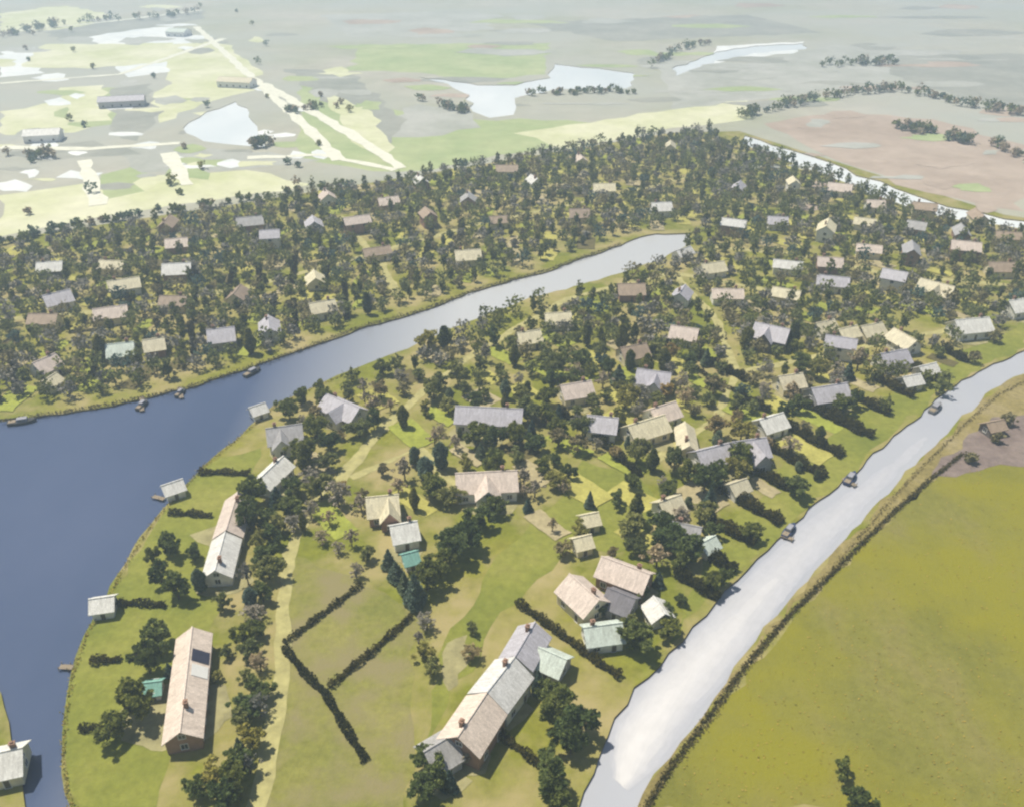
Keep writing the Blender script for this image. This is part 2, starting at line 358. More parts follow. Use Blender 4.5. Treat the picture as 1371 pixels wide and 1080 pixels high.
# ------------------------------------------------------------------ houses
HOUSES = []      # (root, short phrase, x, y, radius)
def house(name, short, label, x, y, ang, L, Wd, h, rise, roof, wall, level=2, cat='house', chimney=True, group=None, extra=None, cross=None, doors=True):
    root = thing(name, label, cat, (x, y, 0), ang, group)
    b = MB(); w = Wd/2
    b.prism([(-w, 0), (w, 0), (w, h-.03), (0, h+rise-.04), (-w, h-.03)], -L/2, L/2, [(0, 4, 3, 2, 1)])
    if cross:
        cx, cl, cw = cross     # cross gable towards -y
        n = len(b.v); r2 = rise*.9; c2 = cw/2
        b.v += [(cx-c2, -w-cl, 0), (cx+c2, -w-cl, 0), (cx+c2, -w-cl, h-.05), (cx, -w-cl, h+r2-.06), (cx-c2, -w-cl, h-.05),
                (cx-c2, 0, 0), (cx+c2, 0, 0), (cx+c2, 0, h-.05), (cx, 0, h+r2-.06), (cx-c2, 0, h-.05)]
        for q in ((0,1,2,3,4), (1,6,7,2), (5,0,4,9), (2,7,8,3), (3,8,9,4)): b.f.append(tuple(n+i for i in q))
    wm = M['wall_'+wall]
    b.build('wall', wm, root)
    o = .55; t = .2; we = w+o; ze = h - o*rise/w; zr = h+rise
    rb = MB(); rb.prism([(-we, ze), (0, zr), (we, ze), (we, ze+t), (0, zr+t), (-we, ze+t)], -L/2-o, L/2+o, [(0, 1, 4, 5), (1, 2, 3, 4)])
    rb.box(-L/2-o-.05, L/2+o+.05, -.16, .16, zr+t-.06, zr+t+.09)
    if cross:
        n = len(rb.v); c3 = c2+.45; zz = h-.45*r2/c2; yo = -w-cl-.5; zt = h+r2
        prof = [(-c3, zz), (0, zt), (c3, zz), (c3, zz+t), (0, zt+t), (-c3, zz+t)]
        rb.v += [(cx+a, yo, q) for a, q in prof] + [(cx+a, 0, q) for a, q in prof]
        for i in range(6):
            j = (i+1) % 6; rb.f.append((n+i, n+j, n+6+j, n+6+i))
        rb.f += [(n, n+5, n+4, n+1), (n+1, n+4, n+3, n+2)]
    ro = rb.build('roof', M['roof_'+roof], root)
    if chimney:
        cb = MB(); cx0 = L*.28*(1 if RND.random() < .5 else -1); zc = zr - .7*rise/w
        cb.box(cx0-.45, cx0+.45, .25, .95, zc-.5, zr+1.1); cb.box(cx0-.55, cx0+.55, .15, 1.05, zr+1.1, zr+1.25)
        cb.box(cx0-.25, cx0+.25, .4, .8, zr+1.25, zr+1.55)
        cb.build('chimney', M['brick'], ro)
    def opening(cxx, cyy, nx, ny, z0, z1, half, kind):
        """window or door on the wall at (cx, cy) with outward normal (nx, ny)"""
        p = MB(); f = MB()
        def bx(m, a0, a1, b0, b1, q0, q1):
            if nx: m.box(min(cxx+nx*b0, cxx+nx*b1), max(cxx+nx*b0, cxx+nx*b1), cyy+a0, cyy+a1, q0, q1)
            else: m.box(cxx+a0, cxx+a1, min(cyy+ny*b0, cyy+ny*b1), max(cyy+ny*b0, cyy+ny*b1), q0, q1)
        bx(p, -half, half, .003, .05, z0, z1)
        po = p.build(kind, M['glass'] if kind == 'window' else M['door'], root)
        if level >= 2:
            e = .12
            bx(f, -half-e, half+e, .003, .10, z1, z1+e); bx(f, -half-e, half+e, .003, .16, z0-e, z0)
            bx(f, -half-e, -half, .003, .10, z0, z1); bx(f, half, half+e, .003, .10, z0, z1)
            if kind == 'window': bx(f, -.04, .04, .051, .09, z0, z1)
            f.build('frame', M['frame'], po)
    storeys = [(.9, 2.2)] + ([(3.4, 4.6)] if h > 5 else [])
    n = max(1, int(L/(3.6 if level >= 2 else 5.5)))
    for sgn in (-1, 1):
        if level < 2 and sgn == (1 if math.cos(ang) > 0 else -1): continue
        for si, (z0, z1) in enumerate(storeys):
            for i in range(n):
                xx = -L/2 + L*(i+.5)/n
                if cross and sgn < 0 and abs(xx-cross[0]) < cross[2]/2+.8: continue
                if doors and si == 0 and i == n//2 and sgn < 0 and not cross: opening(xx, sgn*w, 0, sgn, .02, 2.1, .5, 'door'); continue
                opening(xx, sgn*w, 0, sgn, z0, z1, .65, 'window')
    for sgn in (-1, 1):
        if level < 2 and sgn == (1 if math.sin(ang) > 0 else -1): continue
        for (z0, z1) in storeys + ([(h+.2, h+1.2)] if rise > 2.2 and level >= 2 else []):
            opening(sgn*L/2, 0, sgn, 0, z0, z1, .6, 'window')
    if cross: opening(cross[0], -w-cross[1], 0, -1, .9, 2.3, .8, 'window')
    for k in (extra or ()):
        kind, x0, x1, side, v0, v1 = k       # panel lying on a slope; v along slope from ridge to eave 0..1
        e = MB(); pts = []
        for (xx, vv) in ((x0, v0), (x1, v0), (x1, v1), (x0, v1)):
            yy = side*we*vv; zz = zr+t+.04 - (zr-ze)*vv
            pts.append((xx, yy, zz))
        n0 = len(e.v); e.v += pts + [(a, b_, c+.12) for a, b_, c in pts]
        e.f += [tuple(n0+i for i in q) for q in ((0,1,2,3),(4,7,6,5),(0,4,5,1),(1,5,6,2),(2,6,7,3),(3,7,4,0))]
        e.build(kind, M['solar'] if kind == 'solar_panel' else M['frame'], ro)
    HOUSES.append((root, short, x, y, max(L, Wd)/2))
    return root
# near houses: ridge ends in the photograph, width (m), eaves height, roof, wall, name, phrase, label
NEAR = [
 ((257,842),(241,978),6.4,3.6,'pink','brick','house','long pink roofed house on the left bank','long pink roofed brick house with dark solar panels on the left bank',dict(extra=[('solar_panel',-7.6,-4.4,1,.15,.95),('skylight',-3.6,-.6,1,.2,.95)])),
 ((318,660),(303,708),6.4,3.2,'pink','cream','house','short pink roofed house by the left track','short pink roofed house joined end on to the white roofed one',{}),
 ((301,714),(288,762),6.2,3.0,'white','white','house','white roofed house among dark left trees','white roofed house between dark trees above the long pink roofed house',{}),
 ((218,650),(242,642),4.6,2.4,'white','white','boathouse','upper white boathouse on the left bank','small white boathouse at the water edge beside the short pink roofed house',dict(chimney=False,cat='boathouse')),
 ((122,802),(150,798),4.8,2.4,'white','white','boathouse','lower white boathouse on the left bank','small white boathouse at the water edge left of dark garden trees',dict(chimney=False,cat='boathouse')),
 ((-14,1010),(24,1002),7.0,3.0,'white','cream','house','pale house at the bottom left corner','pale house cut by the left frame edge across the narrow water',{}),
 ((358,574),(402,568),8.2,3.2,'grey','white','house','grey roofed house on the mid left bank','grey roofed house facing the narrow water inlet on the mid left bank',dict(cross=(-1,2.5,5))),
 ((346,642),(378,612),6.2,2.9,'white','white','cottage','white cottage below the grey roofed house','white roofed cottage below the grey roofed house near the left track',{}),
 ((335,546),(353,540),4.4,2.3,'white','white','boathouse','white boathouse at the inlet corner','small white boathouse where the basin narrows into the inlet',dict(chimney=False,cat='boathouse')),
 ((438,528),(480,546),8.0,3.2,'lavender','white','house','pale grey house among inlet trees','pale grey roofed house among dark trees below the inlet',dict(cross=(1,2.5,5))),
 ((492,666),(531,662),8.4,3.2,'cream','brick','house','pale roofed house above the pasture','pale cream roofed brick house above the hedged pasture',dict(cross=(1.5,2.5,4.5))),
 ((524,704),(556,698),7.0,3.0,'white','white','house','white house above the teal trees','white roofed house above a clump of teal trees by the pasture',{}),
 ((612,634),(690,630),8.6,3.6,'pink','white','house','wide pink roofed house in the centre','wide pink roofed house with a front gable, trees behind it, in the centre',dict(cross=(0,3.5,6))),
 ((612,544),(698,548),8.4,3.6,'lavender','white','house','long pale grey roofed house','long pale grey roofed house with dark trees in front of it',{}),
 ((842,570),(888,556),8.0,3.2,'cream','cream','house','cream roofed house above the lawn','cream roofed house at the top of the central lawn',{}),
 ((872,548),(903,538),7.6,3.2,'pink','white','house','pink house behind the lawn house','pink roofed house directly behind the cream roofed house above the lawn',{}),
 ((788,556),(826,560),7.6,3.2,'lavender','white','house','lavender roofed house left of the lawn top','lavender roofed house left of the cream house above the lawn',{}),
 ((855,494),(897,500),8.0,3.4,'lavender','white','house','bright lavender house in mid village','bright lavender roofed white house in the middle of the village',dict(cross=(1,2.5,4.6))),
 ((752,516),(790,510),7.6,3.2,'pink','cream','house','beige pink house by dark garden trees','beige pink roofed house right of a dark green tree clump',{}),
 ((731,420),(763,418),7.0,3.0,'cream','white','house','cream house near the inlet head','bright cream roofed house near the inlet head, low trees around',{}),
 ((694,446),(722,442),7.0,3.0,'cream','cream','house','cream cottage below the inlet','cream cottage below the inlet beside two dark trees',{}),
 ((900,436),(934,441),7.6,3.2,'pink','white','house','rose roofed house in upper village','rose roofed white house in the upper middle of the village',{}),
 ((832,466),(864,460),7.4,3.0,'brown','cream','house','brown roofed house in upper village','brown roofed house left of the rose roofed house',{}),
 ((917,566),(923,596),5.0,3.2,'cream','cream','cottage','narrow cream cottage','narrow cream cottage seen end on, left of the lavender houses',{}),
 ((934,604),(974,594),8.0,3.2,'lavender','white','house','left lavender house on the right bank','lavender roofed house above a black tree clump, right of the cream cottage',{}),
 ((982,592),(1024,586),8.8,3.4,'lavender','grey','house','broad lavender house on the right bank','broad grey lavender roofed house among hedged riverside gardens',dict(cross=(1,3,5))),
 ((978,648),(998,641),5.0,2.6,'cream','white','shed','white garden hut by black trees','small white garden hut just right of the black tree clump',dict(cat='shed',chimney=False)),
 ((1018,562),(1047,553),7.0,3.0,'white','white','house','white roofed house above hedged gardens','white roofed house above the hedged riverside gardens',{}),
 ((1013,432),(1056,441),9.0,4.0,'lavender','dark','house','dark walled lavender house','lavender roofed house with dark walls, left of a dark tree',dict(cross=(-1,2.5,5))),
 ((1094,433),(1116,428),6.4,2.9,'cream','white','cottage','white cottage right of the dark walled house','first cream roofed cottage right of the dark walled lavender house',{}),
 ((1124,441),(1146,436),6.4,2.9,'cream','cream','cottage','second cream cottage of the right row','second cream roofed cottage right of the dark walled lavender house',{}),
 ((1154,437),(1180,432),6.8,2.9,'cream','cream','cottage','third cream cottage of the right row','third cream roofed cottage right of the dark walled lavender house',{}),
 ((1198,440),(1226,456),7.0,3.0,'cream','white','cottage','slanted cream cottage of the right row','last and slanted cream cottage right of the dark walled house',{}),
 ((1044,504),(1073,500),7.2,3.0,'cream','cream','house','cream house above the lavender bungalow','cream roofed house above and left of the lavender bungalow',{}),
 ((1180,474),(1213,468),7.4,3.2,'lavender','white','house','pale house between black trees','pale lavender roofed house standing between black trees near the canal',{}),
 ((1232,491),(1252,486),5.0,2.6,'white','white','shed','white hut near the canal bend','small white hut right of the black trees near the canal bend',dict(cat='shed',chimney=False)),
 ((1210,505),(1231,501),5.0,2.6,'white','cream','shed','white shed below the black trees','small white shed below the black trees near the canal',dict(cat='shed',chimney=False)),
 ((1088,520),(1132,513),8.0,3.0,'lavender','grey','bungalow','lavender bungalow','lavender roofed bungalow left of a dark tree above the canal',dict(cat='bungalow')),
 ((1280,429),(1323,425),8.4,3.4,'white','white','house','white house at the upper right','white roofed house with a grassy slope below it at the upper right',{}),
 ((1352,403),(1384,398),8.0,3.2,'white','white','house','white house on the right frame edge','white roofed house cut by the right frame edge',{}),
 ((1234,373),(1277,384),8.6,3.4,'cream','cream','house','large cream house at the upper right','large cream roofed house up the slope from the slanted cottage',dict(cross=(1,2.5,5))),
 ((884,672),(909,663),6.4,2.9,'cream','white','cottage','cream cottage above black garden trees','cream roofed cottage above black garden trees right of the lawn',{}),
 ((903,699),(937,706),6.6,2.9,'grey','white','house','grey roofed house behind black garden trees','grey roofed house half hidden behind black garden trees',{}),
 ((939,727),(956,718),4.4,2.4,'teal','white','shed','pale shed right of black garden trees','small pale shed just right of the black garden trees',dict(cat='shed',chimney=False)),
 ((779,690),(799,686),4.6,2.6,'cream','cream','shed','upper cream shed by the lawn','upper of two small cream sheds on the right edge of the lawn',dict(cat='shed',chimney=False)),
 ((769,721),(789,716),4.6,2.6,'cream','cream','shed','lower cream shed by the lawn','lower of two small cream sheds on the right edge of the lawn',dict(cat='shed',chimney=False)),
 ((808,746),(868,768),7.2,3.6,'pink','brick','house','pink roofed house above the courtyard','long pink roofed brick house on the upper side of the courtyard',{}),
 ((764,770),(800,802),7.6,3.6,'pink','cream','house','cream walled house left of the courtyard','broad pale pink roofed house with cream walls left of the courtyard',{}),
 ((816,788),(848,801),6.5,3.0,'slate','grey','garage','slate roofed garage in the courtyard','slate roofed garage between the two pale pink roofed houses',dict(cat='garage',chimney=False)),
 ((876,800),(889,820),5.0,2.6,'white','white','shed','white shed right of the courtyard','small white shed at the right end of the courtyard houses',dict(cat='shed',chimney=False)),
 ((784,840),(830,834),6.0,2.8,'teal','white','house','pale teal bungalow below the courtyard','pale teal roofed bungalow below the courtyard houses',{}),
 ((614,984),(650,930),8.2,4.6,'pink','brick','terraced_house','pink roofed end house of the near terrace','big pink roofed brick house, nearest of the three joined houses',dict(cat='terraced house')),
 ((654,924),(687,882),8.2,4.8,'white','white','terraced_house','white roofed middle house of the near terrace','big white roofed house, middle of the three joined houses',dict(cat='terraced house')),
 ((691,876),(715,835),6.8,4.2,'lavender','white','terraced_house','lavender roofed far house of the near terrace','lavender roofed house, farthest of the three joined houses',dict(cat='terraced house')),
 ((724,868),(756,882),6.0,2.8,'teal','grey','annex','teal roofed annex of the near terrace','pale teal roofed annex right of the lavender terraced house',dict(cat='annex',chimney=False)),
 ((572,1004),(602,986),7.0,3.0,'grey','grey','outbuilding','grey outbuilding beside the near terrace','grey roofed outbuilding left of the pink terraced house, dark trees below',dict(cat='outbuilding',chimney=False)),
 ((196,914),(212,912),3.6,2.0,'turquoise','white','greenhouse','turquoise greenhouse left of the long pink house','small turquoise roofed greenhouse between dark trees and the long pink roofed house',dict(chimney=False,cat='greenhouse')),
 ((541,742),(556,738),4.2,2.3,'turquoise','white','shed','turquoise shed below the white pasture house','small turquoise roofed shed just below the white house by the teal trees',dict(chimney=False,cat='shed')),
 ((1322,566),(1342,562),4.4,2.4,'brown','dark','hut','brown hut beyond the canal','small brown hut on dry ground beyond the canal',dict(cat='hut',chimney=False)),
 # houses of the far bank and far village that stand out one by one
 ((873,272),(898,271),7.5,3.4,'white','white','house','bright white house above the inlet head','bright white house standing alone above the inlet head',{}),
 ((610,336),(642,334),7.6,3.2,'cream','cream','house','bright cream house on the far bank','brightest cream house on the far bank above the inlet',{}),
 ((218,354),(254,352),8.0,3.8,'white','brick','house','white roofed brick house on the far bank','white roofed brick house standing tall on the far bank',{}),
 ((50,352),(82,350),7.0,3.2,'white','dark','house','white roofed dark house at the far left','white roofed house with dark walls at the far left edge of town',{}),
 ((58,396),(92,388),8.0,3.2,'lavender','white','house','lavender house at the far left','lavender roofed house at the left above dark trees on the far bank',{}),
 ((278,442),(312,438),8.4,3.6,'lavender','grey','house','lavender house on the far bank','lavender roofed house between dark trees on the far bank front',{}),
 ((143,462),(177,458),7.6,3.2,'teal','white','house','pale teal house on the far bank','pale teal roofed house near the water on the far bank',{}),
 ((192,456),(218,452),7.0,3.2,'cream','brick','house','cream roofed house on the far bank','cream roofed house right beside the pale teal house on the far bank',{}),
 ((45,486),(72,474),7.6,3.2,'pink','white','house','pink house on the far bank left','pink roofed house near the water at the left of the far bank',{}),
 ((58,510),(74,500),5.0,2.6,'cream','cream','shed','cream hut on the far bank left','small cream hut just below the pink roofed house',dict(cat='shed',chimney=False)),
 ((905,336),(925,330),5.4,2.6,'white','white','boathouse','white boathouse at the inlet head','white boathouse at the very head of the inlet',dict(cat='boathouse',chimney=False)),
 ((940,354),(968,350),7.0,3.0,'cream','white','house','cream house right of the inlet head','cream roofed house just right of the inlet head',{}),
]
for a, b, wd, h, roof, wall, nm, short, label, kw in NEAR:
    rise = wd*.36
    A, B = at(a[0], a[1], h+rise), at(b[0], b[1], h+rise); c = (A+B)/2; d = B-A
    L = max(d.length, wd*.75); kw = dict(kw); cat = kw.pop('cat', 'house')
    if cat in ('shed', 'boathouse', 'hut'): L = min(L, 8)
    ang = math.atan2(d.y, d.x)
    if math.cos(ang) < 0: ang += pi
    lvl = 2 if c.y < 330 else 1
    house(nm, short, label, c.x, c.y, ang, L, wd, h, rise, roof, wall, lvl, cat, **kw)
for q in HOUSES[:-12]:
    if RND.random() < .75 and q[4] > 3.4:
        a0 = RND.random()*6; c0 = Vector((q[2]+RND.uniform(-3,3), q[3]-RND.uniform(1,5)))
        pts = [(c0.x+math.cos(k*.785)*(q[4]*.75+RND.uniform(0,3)), c0.y+math.sin(k*.785)*(q[4]*.6+RND.uniform(0,3))) for k in range(8)]
        sheet('yard', pts, .06+RND.random()*.02, M['yard'], px=False, cut=True, rag=(2, .5))
# rows of houses farther off
ORD = ['first','second','third','fourth','fifth','sixth','seventh','eighth','ninth','tenth','eleventh','twelfth','thirteenth','fourteenth','fifteenth','sixteenth','seventeenth','eighteenth','nineteenth','twentieth']
ROWS = [('far bank front row', [(20,512),(150,492),(330,448),(470,408)], 6), ('far bank second row', [(10,458),(240,412),(420,378),(520,352),(640,360)], 7),
        ('far bank third row', [(20,420),(300,352),(500,310),(720,290),(830,296)], 8), ('far bank fourth row', [(100,372),(330,318),(560,272),(760,252),(860,250)], 8),
        ('far bank back row', [(170,326),(420,276),(620,245),(880,203),(950,215)], 7),
        ('upper right front row', [(960,470),(1090,480),(1250,440),(1330,455)], 6), ('upper right second row', [(800,410),(960,400),(1120,390),(1371,408)], 8),
        ('upper right third row', [(960,375),(1090,362),(1220,345),(1371,366)], 7), ('upper right fourth row', [(945,305),(1080,320),(1200,312),(1371,338)], 7),
        ('upper right back row', [(960,250),(1080,262),(1200,290),(1330,310)], 6)]
COLS = [('cream','cream'),('white','white'),('pink','cream'),('lavender','white'),('grey','brick'),('brown','cream'),('cream','white'),('white','brick'),('pink','brick'),('brown','cream'),('brown','brick'),('pink','white')]
LOOK = dict(cream='cream roofed', white='white roofed', pink='pink roofed', lavender='lavender roofed', grey='grey roofed', brown='brown roofed', teal='pale green roofed', slate='dark slate roofed')
for rname, line, n in ROWS:
    seg = [0.0]
    for i in range(1, len(line)): seg.append(seg[-1] + math.dist(line[i], line[i-1]))
    got = []
    for i in range(n):
        s = seg[-1]*(i+.5)/n + RND.uniform(-9, 9); k = 1
        while k < len(seg)-1 and seg[k] < s: k += 1
        t = (s-seg[k-1])/(seg[k]-seg[k-1])
        px = line[k-1][0]+(line[k][0]-line[k-1][0])*t; py = line[k-1][1]+(line[k][1]-line[k-1][1])*t + RND.uniform(-11, 11)
        p = at(px, py)
        if any(math.hypot(p.x-q[2], p.y-q[3]) < q[4]+9 for q in HOUSES): continue
        if inside((px, py), BASIN): continue
        got.append((px, p))
    got.sort(key=lambda g: g[0])
    for i, (px, p) in enumerate(got):
        roof, wall = RND.choice(COLS); wd = RND.uniform(5.6, 7.6); h = RND.choice((3.0, 3.2, 3.4, 5.2))
        ang = (.18 if p.x < 60 else -.25) + RND.choice((0, 0, pi/2)) + RND.uniform(-.3, .3)
        place = f'{ORD[i]} from left in the {rname}'
        house('house', f'house {place}', f'{LOOK[roof]} house, {place}', p.x, p.y, ang, RND.uniform(7.5, 11.5), wd, h, wd*.36, roof, wall, 1, 'house', RND.random() < .7, 'houses of the dense village')

# ------------------------------------------------------------------ trees
def limb_tree(mb, h, rnd, r0=.26, top=.62):
    mb.tube((0,0,-.1), (.08,.05,h*.35), r0, r0*.7); mb.tube((.08,.05,h*.35), (.02,-.1,h*top), r0*.7, r0*.3)
    for i in range(6):
        a = i*1.05+rnd.random(); z0 = h*(.28+.07*(i % 4)); l = h*(.18+.12*rnd.random())
        mb.tube((.06,.03,z0), (math.cos(a)*l, math.sin(a)*l, z0+l*.75), r0*.42, .05, 5)
def crown_round(h, w, n, per, size, seed, low=.22, sparse=1.0):
    """uneven lumps of leaves; gaps stay between lumps"""
    r = random.Random(seed); mb = MB(); lobes = []
    for i in range(n):
        a = r.random()*2*pi; u = r.uniform(-1, 1); q = r.random()**.45
        s = math.sqrt(max(0, 1-u*u))*q
        wob = 1 + .22*math.sin(a*2+seed) + .15*math.sin(a*3+seed*2)
        lobes.append((math.cos(a)*s*w*wob, math.sin(a)*s*w*wob, h*(low+(1-low)*.5*(1+u*q)*.97), r.uniform(.35, .8)*w*.42))
    for x, y, z, rad in lobes:
        for k in range(int(per*sparse)):
            d = Vector((r.gauss(0,1), r.gauss(0,1), r.gauss(0,1))).normalized()*rad*(r.random()**.4)
            mb.leaf((x+d.x, y+d.y, z+d.z*.75), size, r)
    return mb
def crown_cone(h, w, n, size, seed):
    r = random.Random(seed); mb = MB()
    for i in range(n):
        t = r.random()**1.5; a = r.random()*2*pi; tier = .82+.18*math.sin(t*22)
        rad = w*(1-t)**.8*tier*(.55+.45*r.random()**.5)*(1+.2*math.sin(a*3+seed))
        mb.leaf((math.cos(a)*rad, math.sin(a)*rad, h*(.08+.92*t)), size*(1.1-.5*t), r, .1)
    return mb
def crown_column(h, w, n, size, seed):
    r = random.Random(seed); mb = MB()
    for i in range(n):
        t = r.random(); a = r.random()*2*pi
        rad = w*(math.sin(pi*min(1, .12+t*.86))**.6)*(.5+.5*r.random()**.5)*(1+.25*math.sin(a*2+t*9+seed))
        mb.leaf((math.cos(a)*rad, math.sin(a)*rad, h*(.1+.9*t)), size, r, .2)
    return mb
PROTO = {}
def proto(kind, mat, crowns, trunk_h, name):
    PROTO[kind] = []
    for i, cb in enumerate(crowns):
        t = MB(); limb_tree(t, trunk_h, random.Random(i+5))
        PROTO[kind].append((cb.mesh('crown', mat), t.mesh('trunk', M['bark'])))
proto('dark', M['leaf_dark'], [crown_round(7, 3.1, 46, 46, .36, 1), crown_round(7, 2.7, 40, 46, .36, 2, .15), crown_round(7, 3.5, 50, 42, .38, 3, .3)], 7, 'tree')
proto('green', M['leaf_green'], [crown_round(7, 3.0, 40, 42, .36, 4), crown_round(7, 2.6, 36, 42, .36, 5, .12), crown_round(7, 3.3, 44, 40, .38, 6, .28)], 7, 'tree')
proto('teal', M['leaf_teal'], [crown_cone(7, 2.3, 2000, .42, 7), crown_column(7, 1.5, 1500, .36, 8), crown_cone(7, 2.0, 1800, .42, 9)], 6, 'tree')
proto('up', M['leaf_up'], [crown_column(7, 1.35, 1700, .34, 21), crown_column(7, 1.1, 1500, .32, 22), crown_column(7, 1.6, 1900, .36, 23)], 6, 'tree')
proto('grey', M['leaf_grey'], [crown_round(7, 2.8, 44, 22, .26, 10, .2), crown_round(7, 2.4, 40, 24, .26, 11, .2)], 7, 'tree')
proto('brown', M['leaf_brown'], [crown_round(7, 2.6, 40, 36, .32, 12, .15), crown_round(7, 2.9, 44, 34, .32, 13, .2)], 7, 'tree')
NAME = dict(up='upright_tree', dark='broadleaf_tree', green='broadleaf_tree', teal='conifer_tree', grey='bare_tree', brown='broadleaf_tree')
ADJ = dict(up='slender', dark='dark', green='green', teal='bluish', grey='grey', brown='brown')
TREES = []      # (x, y, height, kind)
K = dict(d='dark', g='green', t='teal', y='grey', b='brown', u='up')
for s in '''195,880,8,d 180,935,8.5,d 150,972,6,d 207,850,7,d 226,895,4,t 235,782,8,d 266,776,7,t 212,762,7,d 226,726,7,d 202,742,5,d 258,738,5,d 296,804,5,g 331,692,8,d
337,660,7,d 345,722,5,g 330,768,6,y 337,820,5,y 325,850,5,d 347,885,5,y 330,905,4,g 347,945,5,y 325,960,5,g 320,1000,5,t 310,1040,6,d 332,1022,5,y 285,1037,6,g 265,1052,5,d 352,925,4,d 335,800,6,t 340,838,5,d 333,868,5,g 340,915,5,d 330,945,5,d 335,985,6,g 322,1020,5,d 300,1062,6,d 318,1062,5,u 350,790,6,d 358,760,6,g 352,740,6,d 362,715,6,d 372,700,6,g 356,690,6,d 385,675,6,d 398,665,6,u 392,700,5,y 405,700,5,u
302,870,3.5,g 287,905,3,g 370,662,6,t 391,650,6,d 411,640,6,y 415,680,6,y 440,692,5,y 405,600,7,d 422,570,7,d 441,590,6,d 386,547,7,d 402,530,6,d 427,517,6,d 470,502,5,d 512,490,6,d
500,562,6,d 480,572,6,g 522,540,5,y 430,717,5,y 452,732,4,y 470,720,5,y 476,762,5,y 492,742,4,g 555,790,8,t 571,770,8,d 590,750,8,d 606,730,8,d 626,715,8,d 642,692,7,d 661,676,6,d
530,762,6,t 520,748,5,t 541,777,6,t 571,830,5,y 570,872,5,g 577,892,4,g 560,852,4,y 570,625,8,t 590,610,8,t 581,650,7,d 602,662,6,g 610,590,6,y 640,577,8,d 662,582,8,d 690,580,7,d
716,590,6,d 670,655,5,y 702,637,6,y 716,652,6,y 726,620,6,d 746,640,6,g 762,630,5,d 740,506,7,d 730,530,7,d 725,482,5,d 661,450,7,d 640,462,6,d 682,460,6,d 690,406,8,d 650,420,7,d
671,502,5,g 640,502,5,g 622,520,5,g 590,510,6,g 560,500,4,g 600,542,6,g 620,562,5,y 900,716,8,d 889,702,7,d 920,732,7,d 915,747,6,d 955,777,5,d 945,642,8,d 961,630,8,d 951,662,6,t
850,850,7,d 843,835,6,g 895,817,5,d 897,837,5,d 912,802,3,d 750,940,9,d 771,965,8,d 737,930,7,d 765,990,7,d 721,912,6,t 740,1040,7,d 731,1015,6,d 746,1067,5,d 584,1032,6.5,d 566,1054,6,d
602,1042,5.5,t 572,1016,5,d 622,1012,4,y 1128,1028,4.5,d 1148,1070,5,d 633,840,3,g 631,872,4,b 754,733,5,b 740,702,4,y 1180,490,7,d 1165,497,7,d 1205,494,7,d 1145,532,7,d 1130,540,6,d
1086,446,7,d 1064,462,5,d 1266,505,5,g 1262,517,5,g 820,740,4,b 858,790,4,d 806,815,4,d 830,812,4,d 700,655,5,y 755,650,4,y 930,470,5,d 1010,505,5,b 1300,612,3,b 1350,560,4,b 1335,585,3,b 1006,712,5,d 968,772,5,d 1094,634,4,u 1185,540,5,d 1240,505,5,d'''.split():
    x, y, h, k = s.split(','); h = float(h); p = at(float(x), float(y), h*.55); TREES.append((p.x, p.y, h, K[k]))
VL = [(-30,345),(160,308),(300,288),(460,252),(560,238),(700,212),(880,182),(960,180),(960,240),(935,295),(860,305),(820,318),(640,378),(480,428),(330,482),(150,526),(-30,548)]
VR = [(930,182),(1010,200),(1150,255),(1250,292),(1400,322),(1400,455),(1290,490),(1200,560),(1130,625),(1050,690),(980,760),(900,850),(840,800),(760,720),(700,690),(560,690),(430,700),(385,570),(480,505),(600,456),(700,415),(900,355),(935,310)]
OPEN = [[(590,880),(660,735),(740,670),(785,605),(865,625),(885,690),(850,740),(765,740),(690,805),(610,915)], [(455,655),(480,615),(560,560),(605,560),(560,610),(500,665)],
        [(905,850),(930,730),(985,650),(1065,560),(1140,515),(1240,462),(1400,425),(1400,480),(1230,560),(1130,645),(960,810)], [(1180,420),(1290,440),(1300,480),(1240,470)]]
for k, c in dict(plot_green=(.31,.34,.06), plot_tan=(.42,.36,.21), plot_yellow=(.43,.40,.11), plot_dark=(.14,.12,.05)).items():
    M[k] = land(k, [(.3, tuple(q*.82 for q in c)), (.7, tuple(q*1.15 for q in c))], (.72, 1.12), s_big=.15, s_fine=.8)
got = []; tries = 0
while len(got) < 290 and tries < 9000:
    tries += 1; px = RND.uniform(-20, 1390); py = 185 + 560*RND.random()**1.3
    left = inside((px, py), VL)
    if not left and not inside((px, py), VR): continue
    p = at(px, py)
    if inside((px, py), BASIN) or any(math.hypot(p.x-q.x, p.y-q.y) < 12 for q in got) or any(abs(p.x-q.x) < 7 and abs(p.y-q.y) < 7 for q in LANES): continue
    if any(math.hypot(p.x-q[2], p.y-q[3]) < q[4]+5 for q in HOUSES): continue
    if any(math.hypot(p.x-q.x, p.y-q.y) < 11 for w in WP[:2] for q in w) or inside(p.to_2d(), WP[1]): continue
    got.append(p); a = (-.15 if left else .72) + RND.uniform(-.1, .1); w, l = RND.uniform(2.2, 4.5), RND.uniform(4, 8.5)
    ca, sa = math.cos(a), math.sin(a)
    sheet('garden_plot', [(p.x+ca*u*w-sa*v*l, p.y+sa*u*w+ca*v*l) for u, v in ((-1,-1),(1,-1),(1,1),(-1,1))], .09+.0008*len(got), M[RND.choice(['plot_green','plot_green','plot_tan','plot_yellow','plot_yellow','plot_dark'])], px=False, rag=(2.0, .3))
tries = 0; POS = [(t[0], t[1], t[2]) for t in TREES]
